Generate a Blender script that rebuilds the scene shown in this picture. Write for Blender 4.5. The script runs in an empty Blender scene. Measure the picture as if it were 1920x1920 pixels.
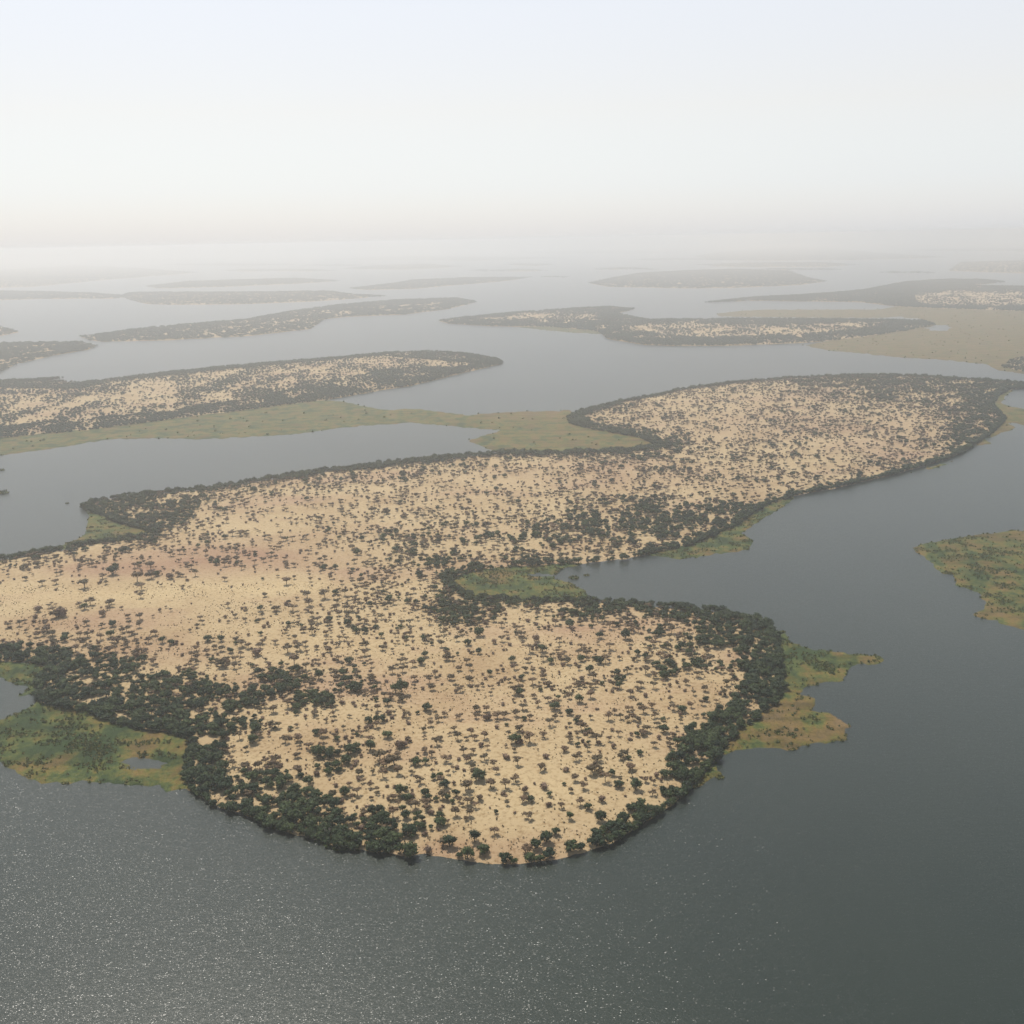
import bpy, math, random
import numpy as np
from mathutils import Vector, Matrix
from mathutils.geometry import delaunay_2d_cdt

random.seed(7); rng = np.random.default_rng(11)
scene = bpy.context.scene
COL = scene.collection
R = math.radians

# ------------------------------------------------------------------ camera
H = 300.0                                    # flying height over the lake, metres
PITCH, ROLL, FOV = R(14.4), R(1.15), R(51.4)
cam_data = bpy.data.cameras.new('camera'); cam = bpy.data.objects.new('camera', cam_data)
COL.objects.link(cam); scene.camera = cam
cam_data.angle = FOV; cam_data.clip_start = 1.0; cam_data.clip_end = 400000.0
ROT = Matrix.Rotation(math.pi/2 - PITCH, 3, 'X') @ Matrix.Rotation(-ROLL, 3, 'Z')
cam.matrix_world = Matrix.Translation((0, 0, H)) @ ROT.to_4x4()
RM = np.array(ROT)
FPX = 960.0/math.tan(FOV/2)

# ------------------------------------------------------------------ light
SUN_EL, SUN_AZ = R(57), R(-24)               # azimuth measured from +Y (the way the camera looks), minus = left
world = bpy.data.worlds.new('World'); scene.world = world; world.use_nodes = True
nt = world.node_tree; nt.nodes.clear()
wout = nt.nodes.new('ShaderNodeOutputWorld')
sky = nt.nodes.new('ShaderNodeTexSky'); sky.sky_type = 'NISHITA'; sky.sun_disc = False
sky.sun_elevation = SUN_EL; sky.sun_rotation = SUN_AZ
sky.dust_density = 1.5; sky.air_density = 1.0; sky.altitude = 300
bg1 = nt.nodes.new('ShaderNodeBackground'); bg1.inputs[1].default_value = 0.05
nt.links.new(sky.outputs[0], bg1.inputs[0])
# the milky dust veil of a Sahel sky: a function of elevation only
tc = nt.nodes.new('ShaderNodeTexCoord'); sep = nt.nodes.new('ShaderNodeSeparateXYZ')
nt.links.new(tc.outputs['Generated'], sep.inputs[0])
ramp = nt.nodes.new('ShaderNodeValToRGB'); cr = ramp.color_ramp
cr.elements[0].position = 0.0; cr.elements[0].color = (0.525, 0.545, 0.590, 1)
cr.elements[1].position = 1.0; cr.elements[1].color = (0.09, 0.12, 0.17, 1)
for p, c in ((0.045, (0.545, 0.550, 0.590)), (0.11, (0.615, 0.565, 0.520)), (0.19, (0.64, 0.61, 0.58)), (0.32, (0.50, 0.53, 0.55)), (0.55, (0.20, 0.23, 0.27))):
    e = cr.elements.new(p); e.color = (*c, 1)
nt.links.new(sep.outputs['Z'], ramp.inputs[0])
bg2 = nt.nodes.new('ShaderNodeBackground'); bg2.inputs[1].default_value = 1.0
nt.links.new(ramp.outputs[0], bg2.inputs[0])
addn = nt.nodes.new('ShaderNodeAddShader')
nt.links.new(bg1.outputs[0], addn.inputs[0]); nt.links.new(bg2.outputs[0], addn.inputs[1])
nt.links.new(addn.outputs[0], wout.inputs['Surface'])

sl = bpy.data.lights.new('sun', 'SUN'); sl.energy = 5.0; sl.angle = R(0.53); sl.color = (1.0, 0.94, 0.85)
so = bpy.data.objects.new('sun', sl); COL.objects.link(so)
sdir = Vector((math.sin(SUN_AZ)*math.cos(SUN_EL), math.cos(SUN_AZ)*math.cos(SUN_EL), math.sin(SUN_EL)))
so.rotation_euler = sdir.to_track_quat('Z', 'Y').to_euler(); so.location = (0, 0, 900)

scene.render.engine = 'CYCLES'
scene.view_settings.view_transform = 'Standard'; scene.view_settings.look = 'None'
scene.view_settings.exposure = 0.0; scene.view_settings.gamma = 1.0
scene.cycles.volume_bounces = 2; scene.cycles.max_bounces = 8
scene.cycles.transparent_max_bounces = 8

# ------------------------------------------------------------------ mapping and noise
def unproject(px, py, z=0.0):
    px = np.asarray(px, float); py = np.asarray(py, float)
    d = np.stack([(px-960)/FPX, -(py-960)/FPX, -np.ones_like(px)], -1) @ RM.T
    t = (z-H)/np.minimum(d[..., 2], -1e-3)
    return d[..., 0]*t, d[..., 1]*t
def project(x, y, z=0.0):
    v = np.stack([np.asarray(x, float), np.asarray(y, float), np.full_like(np.asarray(x, float), -H)+z], -1) @ RM
    return 960+FPX*v[..., 0]/-v[..., 2], 960-FPX*v[..., 1]/-v[..., 2]
def hash2(i, j, s):
    n = (i.astype(np.int64)*374761393 + j.astype(np.int64)*668265263 + s*982451653) & 0xffffffff
    n = ((n ^ (n >> 13))*1274126177) & 0xffffffff
    n = n ^ (n >> 16)
    return (n & 0xffff)/65535.0
def vnoise(x, y, s=0):
    i = np.floor(x); j = np.floor(y); fx = x-i; fy = y-j
    fx = fx*fx*(3-2*fx); fy = fy*fy*(3-2*fy)
    a = hash2(i, j, s); b = hash2(i+1, j, s); c = hash2(i, j+1, s); d = hash2(i+1, j+1, s)
    return (a*(1-fx)+b*fx)*(1-fy)+(c*(1-fx)+d*fx)*fy
def fbm(x, y, s=0, o=4):
    t = 0; a = 0.5; n = 0
    for k in range(o):
        t = t+a*vnoise(x*2**k, y*2**k, s+k*7); n += a; a *= 0.5
    return t/n
def inside(poly, x, y):
    r = np.zeros(len(x), bool)
    for (x1, y1), (x2, y2) in zip(poly, np.roll(poly, -1, 0)):
        if y1 == y2: continue
        c = ((y1 > y) != (y2 > y)) & (x < (x2-x1)*(y-y1)/(y2-y1)+x1)
        r ^= c
    return r
def edge_dist(poly, x, y):
    d2 = np.full(len(x), 1e18)
    for (x1, y1), (x2, y2) in zip(poly, np.roll(poly, -1, 0)):
        dx, dy = x2-x1, y2-y1; l = dx*dx+dy*dy+1e-9
        t = np.clip(((x-x1)*dx+(y-y1)*dy)/l, 0, 1)
        d2 = np.minimum(d2, (x-x1-t*dx)**2+(y-y1-t*dy)**2)
    return np.sqrt(d2)
def refine(pts, step=7.0, amp=1.6, seed=1):
    """an uneven shoreline through the surveyed points"""
    pts = np.array(pts, float); out = []
    for k, (a, b) in enumerate(zip(pts, np.roll(pts, -1, 0))):
        n = max(1, int(np.hypot(*(b-a))/step))
        for i in range(n): out.append(a+(b-a)*i/n)
    out = np.array(out)
    sc = np.clip((out[:, 1]-440)/700.0, 0.12, 1.3)
    out[:, 0] += (fbm(out[:, 0]/14, out[:, 1]/5, seed, 3)-0.5)*2*amp*3*sc
    out[:, 1] += (fbm(out[:, 0]/11+50, out[:, 1]/5, seed+3, 3)-0.5)*2*amp*1.8*sc
    return out

# ------------------------------------------------------------------ materials
def new_mat(name):
    m = bpy.data.materials.new(name); m.use_nodes = True
    return m, m.node_tree, m.node_tree.nodes['Principled BSDF']
def N(t, kind, **kw):
    n = t.nodes.new(kind)
    for k, v in kw.items(): setattr(n, k, v)
    return n
def pos(t, scale=(1, 1, 1)):
    g = N(t, 'ShaderNodeNewGeometry'); m = N(t, 'ShaderNodeMapping'); m.inputs['Scale'].default_value = scale
    t.links.new(g.outputs['Position'], m.inputs['Vector']); return m.outputs[0]
def noise(t, vec, scale, detail=4, rough=0.55):
    n = N(t, 'ShaderNodeTexNoise'); n.inputs['Scale'].default_value = scale
    n.inputs['Detail'].default_value = detail; n.inputs['Roughness'].default_value = rough
    t.links.new(vec, n.inputs['Vector']); return n.outputs['Fac']
def ramp_of(t, fac, stops):
    r = N(t, 'ShaderNodeValToRGB'); e = r.color_ramp.elements
    e[0].position = stops[0][0]; e[0].color = (*stops[0][1], 1); e[1].position = stops[-1][0]; e[1].color = (*stops[-1][1], 1)
    for p, c in stops[1:-1]: k = e.new(p); k.color = (*c, 1)
    t.links.new(fac, r.inputs[0]); return r.outputs[0]
def mixc(t, fac, a, b, mode='MIX'):
    m = N(t, 'ShaderNodeMix', data_type='RGBA', blend_type=mode)
    for s, v in ((m.inputs[0], fac), (m.inputs[6], a), (m.inputs[7], b)):
        if isinstance(v, (int, float)): s.default_value = v
        elif isinstance(v, tuple): s.default_value = (*v, 1)
        else: t.links.new(v, s)
    return m.outputs[2]
def bump(t, b, h, strength, dist, prev=None):
    n = N(t, 'ShaderNodeBump'); n.inputs['Strength'].default_value = strength; n.inputs['Distance'].default_value = dist
    t.links.new(h, n.inputs['Height'])
    if prev is not None: t.links.new(prev, n.inputs['Normal'])
    t.links.new(n.outputs[0], b.inputs['Normal']); return n.outputs[0]

def sand_material():
    m, t, b = new_mat('dune_sand'); p = pos(t)
    c = ramp_of(t, noise(t, p, 0.012, 5, 0.6), [(0.30, (0.33, 0.23, 0.125)), (0.5, (0.40, 0.300, 0.168)), (0.68, (0.43, 0.33, 0.188))])
    st = ramp_of(t, noise(t, pos(t, (1, 2.2, 1)), 0.0045, 5, 0.6), [(0.52, (0, 0, 0)), (0.72, (1, 1, 1))])
    c = mixc(t, st, c, (0.33, 0.215, 0.135))
    sa = N(t, 'ShaderNodeAttribute', attribute_name='stain')
    c = mixc(t, sa.outputs['Fac'], c, (0.30, 0.185, 0.115))
    neg = N(t, 'ShaderNodeMath', operation='MULTIPLY'); t.links.new(sa.outputs['Fac'], neg.inputs[0]); neg.inputs[1].default_value = -1.0; neg.use_clamp = True
    c = mixc(t, neg.outputs[0], c, (0.49, 0.38, 0.21))
    sp = ramp_of(t, noise(t, p, 0.35, 4, 0.7), [(0.50, (1, 1, 1)), (0.66, (0.55, 0.48, 0.40))])
    c = mixc(t, 0.8, c, sp, 'MULTIPLY')
    t.links.new(c, b.inputs['Base Color']); b.inputs['Roughness'].default_value = 0.95
    b.inputs['Specular IOR Level'].default_value = 0.1
    bump(t, b, noise(t, p, 0.5, 5, 0.6), 0.6, 0.5)
    return m
def marsh_material():
    m, t, b = new_mat('marsh_grass')
    p = pos(t, (1, 0.75, 1))
    a = N(t, 'ShaderNodeAttribute', attribute_name='dry')
    f = noise(t, p, 0.045, 9, 0.68)
    mm = N(t, 'ShaderNodeMath', operation='ADD'); fm = N(t, 'ShaderNodeMath', operation='MULTIPLY_ADD'); t.links.new(f, fm.inputs[0]); fm.inputs[1].default_value = 1.7; fm.inputs[2].default_value = -0.36; t.links.new(fm.outputs[0], mm.inputs[0]); t.links.new(a.outputs['Fac'], mm.inputs[1])
    c = ramp_of(t, mm.outputs[0], [(0.36, (0.036, 0.060, 0.018)), (0.47, (0.080, 0.100, 0.024)), (0.55, (0.140, 0.120, 0.028)),
                                   (0.66, (0.165, 0.108, 0.032)), (0.85, (0.175, 0.115, 0.052))])
    sp = ramp_of(t, noise(t, p, 0.5, 3, 0.7), [(0.35, (0.55, 0.6, 0.55)), (0.6, (1, 1, 1))])
    s2 = ramp_of(t, noise(t, pos(t, (0.35, 1, 1)), 0.05, 9, 0.72), [(0.40, (0.45, 0.52, 0.47)), (0.55, (1, 1, 1))])
    c = mixc(t, 0.85, c, s2, 'MULTIPLY')
    c = mixc(t, 0.8, c, sp, 'MULTIPLY')
    t.links.new(c, b.inputs['Base Color']); b.inputs['Roughness'].default_value = 0.9
    b.inputs['Specular IOR Level'].default_value = 0.15
    bump(t, b, noise(t, p, 0.7, 5, 0.7), 0.9, 0.6)
    return m
def leaf_material(name, dark, light, spread=0.5):
    m, t, b = new_mat(name)
    o = N(t, 'ShaderNodeObjectInfo')
    g = noise(t, pos(t), 0.45, 3)
    c = ramp_of(t, o.outputs['Random'], [(0.0, dark), (spread, tuple((a+c_)/2 for a, c_ in zip(dark, light))), (1.0, light)])
    v = ramp_of(t, g, [(0.3, (0.6, 0.6, 0.6)), (0.7, (1.35, 1.35, 1.3))])
    c = mixc(t, 1.0, c, v, 'MULTIPLY')
    t.links.new(c, b.inputs['Base Color']); b.inputs['Roughness'].default_value = 0.75
    b.inputs['Specular IOR Level'].default_value = 0.2
    return m
def water_material():
    m, t, b = new_mat('lake_water')
    c = ramp_of(t, noise(t, pos(t), 0.004, 4, 0.6), [(0.35, (0.015, 0.023, 0.018)), (0.7, (0.022, 0.030, 0.022))])
    t.links.new(c, b.inputs['Base Color'])
    b.inputs['IOR'].default_value = 1.333; b.inputs['Roughness'].default_value = 0.3
    w1 = bump(t, b, noise(t, pos(t, (0.5, 1.0, 1)), 0.35, 3, 0.6), 1.0, 0.09)
    # small wind wavelets: facets each with its own tilt, a few of them steep
    vo = N(t, 'ShaderNodeTexVoronoi'); vo.inputs['Scale'].default_value = 4.2; t.links.new(pos(t, (0.6, 1.4, 1)), vo.inputs['Vector'])
    sp = N(t, 'ShaderNodeSeparateColor'); t.links.new(vo.outputs['Color'], sp.inputs[0])
    def math_(op, a, b_):
        n = N(t, 'ShaderNodeMath', operation=op)
        for k, v in enumerate((a, b_)):
            if isinstance(v, (int, float)): n.inputs[k].default_value = v
            else: t.links.new(v, n.inputs[k])
        return n.outputs[0]
    wn = noise(t, pos(t, (0.006, 0.012, 1)), 1.0, 4, 0.6)
    rip = ramp_of(t, noise(t, pos(t, (0.10, 0.42, 1)), 1.0, 4, 0.65), [(0.34, (0.45, 0.45, 0.45)), (0.66, (1.35, 1.35, 1.35))])
    wind = math_('MULTIPLY', math_('ADD', math_('MULTIPLY', wn, 1.0), 0.5), rip)
    steep = math_('ADD', math_('MULTIPLY', math_('MULTIPLY', math_('POWER', sp.outputs[2], 3.0), wind), 0.52), 0.022)
    cb = N(t, 'ShaderNodeCombineXYZ')
    t.links.new(math_('MULTIPLY', math_('SUBTRACT', sp.outputs[0], 0.5), steep), cb.inputs[0])
    t.links.new(math_('MULTIPLY', math_('SUBTRACT', sp.outputs[1], 0.5), steep), cb.inputs[1])
    va = N(t, 'ShaderNodeVectorMath', operation='ADD'); t.links.new(w1, va.inputs[0]); t.links.new(cb.outputs[0], va.inputs[1])
    vn = N(t, 'ShaderNodeVectorMath', operation='NORMALIZE'); t.links.new(va.outputs[0], vn.inputs[0])
    t.links.new(vn.outputs[0], b.inputs['Normal'])
    return m
def plain(name, col, rough=0.9):
    m, t, b = new_mat(name)
    c = ramp_of(t, noise(t, pos(t), 1.2, 4), [(0.3, tuple(v*0.7 for v in col)), (0.7, tuple(v*1.25 for v in col))])
    t.links.new(c, b.inputs['Base Color']); b.inputs['Roughness'].default_value = rough
    return m
SAND = sand_material(); MARSH = marsh_material(); WATER = water_material()
BARK = plain('bark', (0.11, 0.085, 0.065)); SNAG = plain('bleached_wood', (0.48, 0.42, 0.36))
LEAF_SHORE = leaf_material('shore_foliage', (0.010, 0.025, 0.010), (0.046, 0.066, 0.020))
LEAF_THORN = leaf_material('thorn_foliage', (0.050, 0.040, 0.018), (0.130, 0.080, 0.045))
LEAF_DRY = leaf_material('dry_twigs', (0.12, 0.075, 0.050), (0.19, 0.125, 0.085))
LEAF_REED = leaf_material('reed_blades', (0.070, 0.100, 0.030), (0.175, 0.155, 0.050))
LEAF_TUFT = leaf_material('dry_grass', (0.10, 0.075, 0.040), (0.22, 0.16, 0.08))

# ------------------------------------------------------------------ helpers for objects
def tag(o, label=None, cat=None, group=None, kind=None):
    if label: o['label'] = label
    if cat: o['category'] = cat
    if group: o['group'] = group
    if kind: o['kind'] = kind
    return o
def mesh_from(name, V, F, mats, midx=None):
    me = bpy.data.meshes.new(name); me.from_pydata([tuple(v) for v in V], [], [tuple(f) for f in F])
    for m in mats: me.materials.append(m)
    if midx is not None: me.polygons.foreach_set('material_index', midx)
    me.update(); return me

# ------------------------------------------------------------------ water sheet
def big_sheet(name, mat, size, z):
    # finer towards the middle, one sheet to the horizon
    e = [-size, -60000, -20000, -8000, -3000, -1000, 0, 1000, 3000, 8000, 20000, 60000, size]
    V = [(x, y, z) for y in e for x in e]; n = len(e)
    F = [(j*n+i, j*n+i+1, (j+1)*n+i+1, (j+1)*n+i) for j in range(n-1) for i in range(n-1)]
    o = bpy.data.objects.new(name, mesh_from(name, V, F, [mat])); COL.objects.link(o); return o
tag(big_sheet('water', WATER, 140000, 0.0), kind='structure', label='grey green lake water between the islands, glittering at lower left')

# ------------------------------------------------------------------ surveyed outlines (photo pixels -> ground)
MAIN = [(-420,1070),(-150,1060),(0,1048),(60,1041),(120,1029),(190,1017),(250,1008),(292,1001),(250,990),(205,975),(170,960),(150,953),(172,943),(233,930),(300,925),(377,917),
 (473,904),(567,889),(627,881),(707,871),(790,862),(840,857),(907,853),(940,848),(1007,850),(1073,848),(1173,845),(1233,838),(1200,822),(1160,815),(1107,805),
 (1067,795),(1064,783),(1090,771),(1140,759),(1213,745),(1280,730),(1370,719),(1467,711),(1557,706),(1663,704),(1780,709),(1847,713),(1930,721),(1990,722),(1930,728),
 (1895,731),(1872,742),(1862,760),(1886,786),(1862,812),(1832,832),(1800,853),(1747,871),(1663,894),(1577,914),(1492,930),(1448,944),(1412,964),(1385,985),
 (1345,1003),(1292,1024),(1240,1034),(1173,1049),(1073,1059),(973,1064),(907,1070),(858,1080),(848,1092),(862,1107),(893,1120),(973,1127),(1073,1126),(1140,1130),(1207,1135),
 (1280,1140),(1350,1148),(1410,1160),(1447,1175),(1459,1195),(1463,1233),(1469,1267),(1467,1300),(1453,1322),(1423,1347),(1393,1369),(1360,1402),
 (1337,1432),(1313,1458),(1280,1497),(1267,1510),(1207,1545),(1160,1579),(1100,1600),(1040,1615),(973,1623),(940,1624),(873,1617),(790,1604),(750,1607),(690,1597),
 (640,1593),(593,1578),(513,1556),(467,1533),(400,1513),(362,1489),(345,1460),(350,1420),(360,1392),(330,1376),(267,1369),(207,1355),(160,1336),(113,1329),
 (73,1318),(66,1300),(77,1270),(92,1250),(43,1243),(0,1241),(-150,1250),(-420,1260)]
I2 = [(-400,718),(0,714),(60,712),(127,708),(95,714),(150,718),(233,709),(310,699),(400,690),(500,681),(633,671),(723,662),(807,659),(873,663),(930,671),(945,681),(930,685),
 (840,707),(773,723),(640,745),(600,752),(400,777),(283,792),(167,807),(0,822),(-400,860)]
I3 = [(-250,640),(0,644),(150,642),(181,649),(165,656),(100,667),(33,682),(0,697),(-250,735)]
I3B = [(-150,596),(0,612),(20,618),(40,623),(0,630),(-150,640)]
I4 = [(150,632),(217,622),(333,610),(467,599),(533,586),(633,572),(740,563),(857,559),(895,566),(840,580),(757,590),(640,595),(607,599),(583,617),(467,630),(300,639),(183,641)]
I5 = [(822,602),(873,595),(973,586),(1057,580),(1140,576),(1193,579),(1157,588),(1207,599),(1280,600),(1413,598),(1613,600),(1730,602),(1755,609),(1697,621),(1613,634),(1513,643),
 (1380,648),(1280,649),(1207,647),(1140,636),(1122,622),(1040,614),(923,612),(840,607)]
I6 = [(1320,568),(1413,558),(1513,553),(1613,545),(1697,529),(1780,524),(1847,525),(1887,529),(1813,536),(1920,538),(2300,544),(2300,600),(1920,584),(1747,578),(1680,575),(1613,567),(1563,566),(1413,564)]
I6B = [(1876,690),(1895,675),(1930,668),(2150,670),(2150,712),(1930,700)]
I7 = [(1103,531),(1143,522),(1200,512),(1280,508),(1380,505),(1480,508),(1513,520),(1550,528),(1497,535),(1380,540),(1280,541),(1140,538)]
I8 = [(1300,480),(1390,468),(1540,464),(1640,474),(1780,483),(1600,488),(1450,489),(1330,488)]
I8B = [(1300,497),(1400,493),(1540,492),(1615,497),(1540,501),(1380,501)]
I9 = [(1778,508),(1800,492),(1920,489),(2200,489),(2200,514),(1920,513)]
I9B = [(1880,470),(1960,467),(2200,468),(2200,476),(1940,475)]
I10 = [(653,541),(740,531),(773,525),(873,521),(1000,520),(940,528),(840,536),(773,542),(690,544)]
I11 = [(225,556),(240,549),(300,548),(440,548),(620,546),(660,552),(728,555),(640,562),(560,567),(440,571),(330,572),(270,570)]
I12 = [(-200,545),(0,546),(90,547),(180,550),(242,555),(220,560),(160,560),(80,561),(0,563),(-200,568)]
I13 = [(270,537),(350,528),(440,525),(560,522),(640,527),(560,532),(420,538),(300,541)]
I14 = [(-200,500),(0,507),(140,498),(260,503),(375,511),(200,525),(60,538),(-200,545)]
I15 = [(640,504),(700,498),(800,495),(868,500),(760,506)]
I16 = [(940,497),(980,494),(1040,496),(1000,499)]
I17 = [(600,487),(760,480),(1060,484),(900,489)]
I18 = [(1100,473),(1300,462),(1700,455),(2200,452),(2200,460),(1600,463),(1250,470)]
I19 = [(60,488),(240,482),(430,486),(250,492)]
I20 = [(1380,447),(1700,440),(2200,434),(2200,440),(1700,447)]
I21 = [(520,470),(800,464),(1000,467),(760,472)]
MARSHES = {
 'M1A': [(-200,1225),(0,1235),(95,1246),(86,1272),(75,1302),(20,1313),(43,1291),(25,1281),(0,1274),(-200,1270)],
 'M1B': [(-200,1370),(0,1347),(30,1335),(53,1321),(73,1310),(113,1322),(160,1328),(267,1361),(362,1385),(360,1420),(352,1460),(370,1488),(340,1483),(308,1491),(298,1476),(240,1476),(200,1470),(150,1468),(110,1472),(60,1471),(40,1456),(10,1445),(0,1432),(-200,1420)],
 'M2': [(1455,1186),(1462,1178),(1476,1184),(1484,1203),(1520,1215),(1580,1221),(1620,1227),(1650,1230),(1664,1240),(1650,1247),(1620,1248),(1600,1250),(1592,1265),(1583,1281),(1550,1283),(1520,1288),(1508,1303),(1530,1309),(1536,1325),(1528,1333),(1560,1335),(1577,1345),(1590,1357),(1602,1359),(1592,1366),(1591,1389),(1560,1395),(1520,1400),(1480,1409),(1440,1405),(1410,1405),(1385,1412),(1345,1418),(1330,1430),(1380,1360),(1445,1315),(1460,1280)],
 'M2B': [(1335,1425),(1356,1420),(1358,1432),(1345,1442),(1357,1452),(1340,1462),(1320,1475),(1300,1482),(1278,1498),(1306,1458)],
 'M3': [(1707,1026),(1740,1016),(1790,1008),(1840,1001),(1880,997),(1920,994),(2350,1000),(2350,1200),(1920,1182),(1880,1172),(1850,1161),(1811,1153),(1840,1143),(1845,1128),(1830,1111),(1790,1097),(1785,1080),(1760,1075),(1740,1052),(1715,1036)],
 'M4': [(1440,935),(1492,928),(1484,943),(1457,960),(1433,974),(1393,1000),(1413,1013),(1410,1030),(1363,1038),(1313,1046),(1270,1050),(1240,1045),(1210,1040),(1290,1015),(1370,980)],
 'M5': [(845,1085),(858,1074),(907,1064),(973,1058),(1073,1054),(1110,1054),(1062,1066),(1045,1076),(1040,1085),(1075,1094),(1100,1108),(1112,1125),(1073,1130),(973,1130),(893,1125),(855,1108)],
 'M6': [(150,950),(163,968),(161,985),(150,1005),(118,1022),(60,1038),(190,1022),(292,1006),(310,1000),(240,978),(190,960)],
 'M7': [(-400,850),(0,819),(167,802),(300,786),(417,772),(600,749),(640,752),(680,760),(723,768),(783,765),(833,772),(873,778),(930,773),(1070,768),(1085,790),(1130,800),(1180,812),(1240,830),(1240,842),(1173,849),(1073,852),(940,850),(912,842),(873,826),(900,817),(933,808),(857,800),(773,793),(640,803),(533,817),(467,820),(367,825),(300,822),(200,825),(133,837),(0,855),(-400,890)],
 'M8': [(1872,735),(1905,729),(1888,743),(1883,757),(1920,767),(2000,775),(2000,796),(1920,798),(1893,793),(1908,803),(1880,812),(1852,823),(1862,833),(1825,838),(1830,828),(1855,810),(1880,787),(1858,760)],
 'M8B': [(1690,892),(1750,873),(1788,862),(1792,866),(1750,880)],
 'M9': [(1333,588),(1413,580),(1550,580),(1650,579),(1690,573),(1730,576),(1920,582),(2300,590),(2300,730),(1920,702),(1867,694),(1847,683),(1780,677),(1680,670),(1613,664),(1547,657),(1500,648),(1600,630),(1690,615),(1740,605),(1720,597),(1500,596),(1350,594)],
 'M11': [(566,1568),(590,1583),(612,1592),(640,1599),(668,1602),(700,1599),(690,1590),(640,1585),(600,1572)],
 'M10': [(950,611),(1040,608),(1120,611),(1132,627),(1080,625),(1000,618)],
}
PONDS = [(270,1432,38,11),(1762,615,22,5),(1672,597,22,2.5),(1010,1078,30,3)]   # px, py, rx, ry

# soil tone on the big island: px, py, rx, ry, strength (positive = red-brown burnt soil, negative = pale blown sand)
STAINS = [(440,1050,190,26,.9),(250,1075,160,18,.7),(120,1175,160,14,.45),(470,1110,240,12,-.6),(150,1125,180,14,-.5),(600,1215,160,20,-.35),(760,1420,90,22,.45),(820,1590,90,16,.5),
 (1100,1230,90,10,.3),(1380,1235,40,14,.8),(1000,1480,160,50,-.25),(1500,800,300,30,.35),(1150,900,260,25,.3),(700,1000,60,14,.3),(300,1230,160,24,.5),(1000,1060,200,8,.35)]
def build_land(name, poly_px, hmax, sx, sy, mat, seed, marsh=False):
    pp = refine(poly_px, 6.0 if poly_px is MAIN or marsh else 5.0, 1.6 if not marsh else 2.2, seed)
    x0, y0 = pp.min(0); x1, y1 = pp.max(0)
    gx, gy = np.meshgrid(np.arange(x0, x1, sx), np.arange(y0, y1, sy))
    gx = gx.ravel()+rng.uniform(-.35, .35, gx.size)*sx; gy = gy.ravel()+rng.uniform(-.35, .35, gy.size)*sy
    k = inside(pp, gx, gy) & (edge_dist(pp*[sy/sx, 1], gx*sy/sx, gy) > 0.5*sy)
    gx, gy = gx[k], gy[k]
    n = len(pp)
    vs = [Vector((a/sx, b/sy)) for a, b in pp] + [Vector((a/sx, b/sy)) for a, b in zip(gx, gy)]
    res = delaunay_2d_cdt(vs, [(i, (i+1) % n) for i in range(n)], [], 1, 1e-4)
    V2, F = res[0], [f for f in res[2] if len(f) == 3]
    P = np.array([(v[0]*sx, v[1]*sy) for v in V2])
    wx, wy = unproject(P[:, 0], P[:, 1])
    wp = np.stack(unproject(pp[:, 0], pp[:, 1]), -1)
    L = dict(name=name, px=pp, poly=wp, hmax=hmax, seed=seed, marsh=marsh)
    z = height(L, wx, wy)
    me = mesh_from(name, np.stack([wx, wy, z], -1), F, [mat])
    if name == 'MAIN':
        px, py = P[:, 0], P[:, 1]; st = np.zeros(len(px))
        for a, b, rx, ry, v in STAINS: st += v*np.exp(-((px-a)/rx)**2-((py-b)/ry)**2)
        st *= 0.35+1.3*fbm(px/60, py/12, 12, 4)
        at = me.attributes.new('stain', 'FLOAT', 'POINT'); at.data.foreach_set('value', st.astype(np.float32))
    if marsh:
        px, py = P[:, 0], P[:, 1]
        dry = dryness(name, px, py)
        at = me.attributes.new('dry', 'FLOAT', 'POINT'); at.data.foreach_set('value', dry.astype(np.float32))
    for p in me.polygons: p.use_smooth = True
    L['me'] = me
    return L
def height(L, x, y):
    d = edge_dist(L['poly'], x, y)
    if L['marsh']:
        z = -0.12+np.minimum(d*0.10, 0.45)-0.75*np.clip(fbm(x/7, y/5, L['seed']+9, 4)-.35, 0, 1)*np.clip(1-d/9, 0, 1)+0.9*np.clip(fbm(x/14, y/9, L['seed']+5, 4)-0.45, 0, 1)*np.clip(d/4, 0, 1)
        px, py = project(x, y)
        for a, b, rx, ry in PONDS:
            r = np.hypot((px-a)/rx, (py-b)/ry)+(fbm(px/9, py/3, 4, 3)-0.5)*1.1
            z = np.where(r < 1.0, -0.3, z)
        return z
    return -0.15+L['hmax']*(1-np.exp(-d/(14*L['hmax'])))*(0.55+0.9*fbm(x/130, y/130, L['seed'], 4))+np.minimum(d*0.05, 0.25)
def dryness(name, px, py):
    base = {'M1A': -0.02, 'M1B': 0.0, 'M2': 0.07, 'M2B': 0.0, 'M3': 0.03, 'M4': 0.01, 'M5': 0.02, 'M6': 0.02, 'M7': 0.04, 'M8': 0.10, 'M8B': 0.1, 'M9': 0.17, 'M10': 0.05, 'M11': -0.03}[name]
    d = np.full(px.shape, base)
    if name == 'M2': d += np.clip((py-1300)/500, -0.10, 0.08)
    if name == 'M1B': d += 0.10*np.clip((px-200)/150, 0, 1)-0.10*np.exp(-((px-130)/110)**2-((py-1395)/45)**2)
    if name == 'M7': d += 0.16*np.exp(-((px-980)/120)**2-((py-775)/10)**2)+0.05*np.clip((px-850)/200, 0, 1)
    if name == 'M3': d += np.where(py > 1150, 0.12, 0)+np.where(py < 1006, 0.12, 0)
    return d

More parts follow.
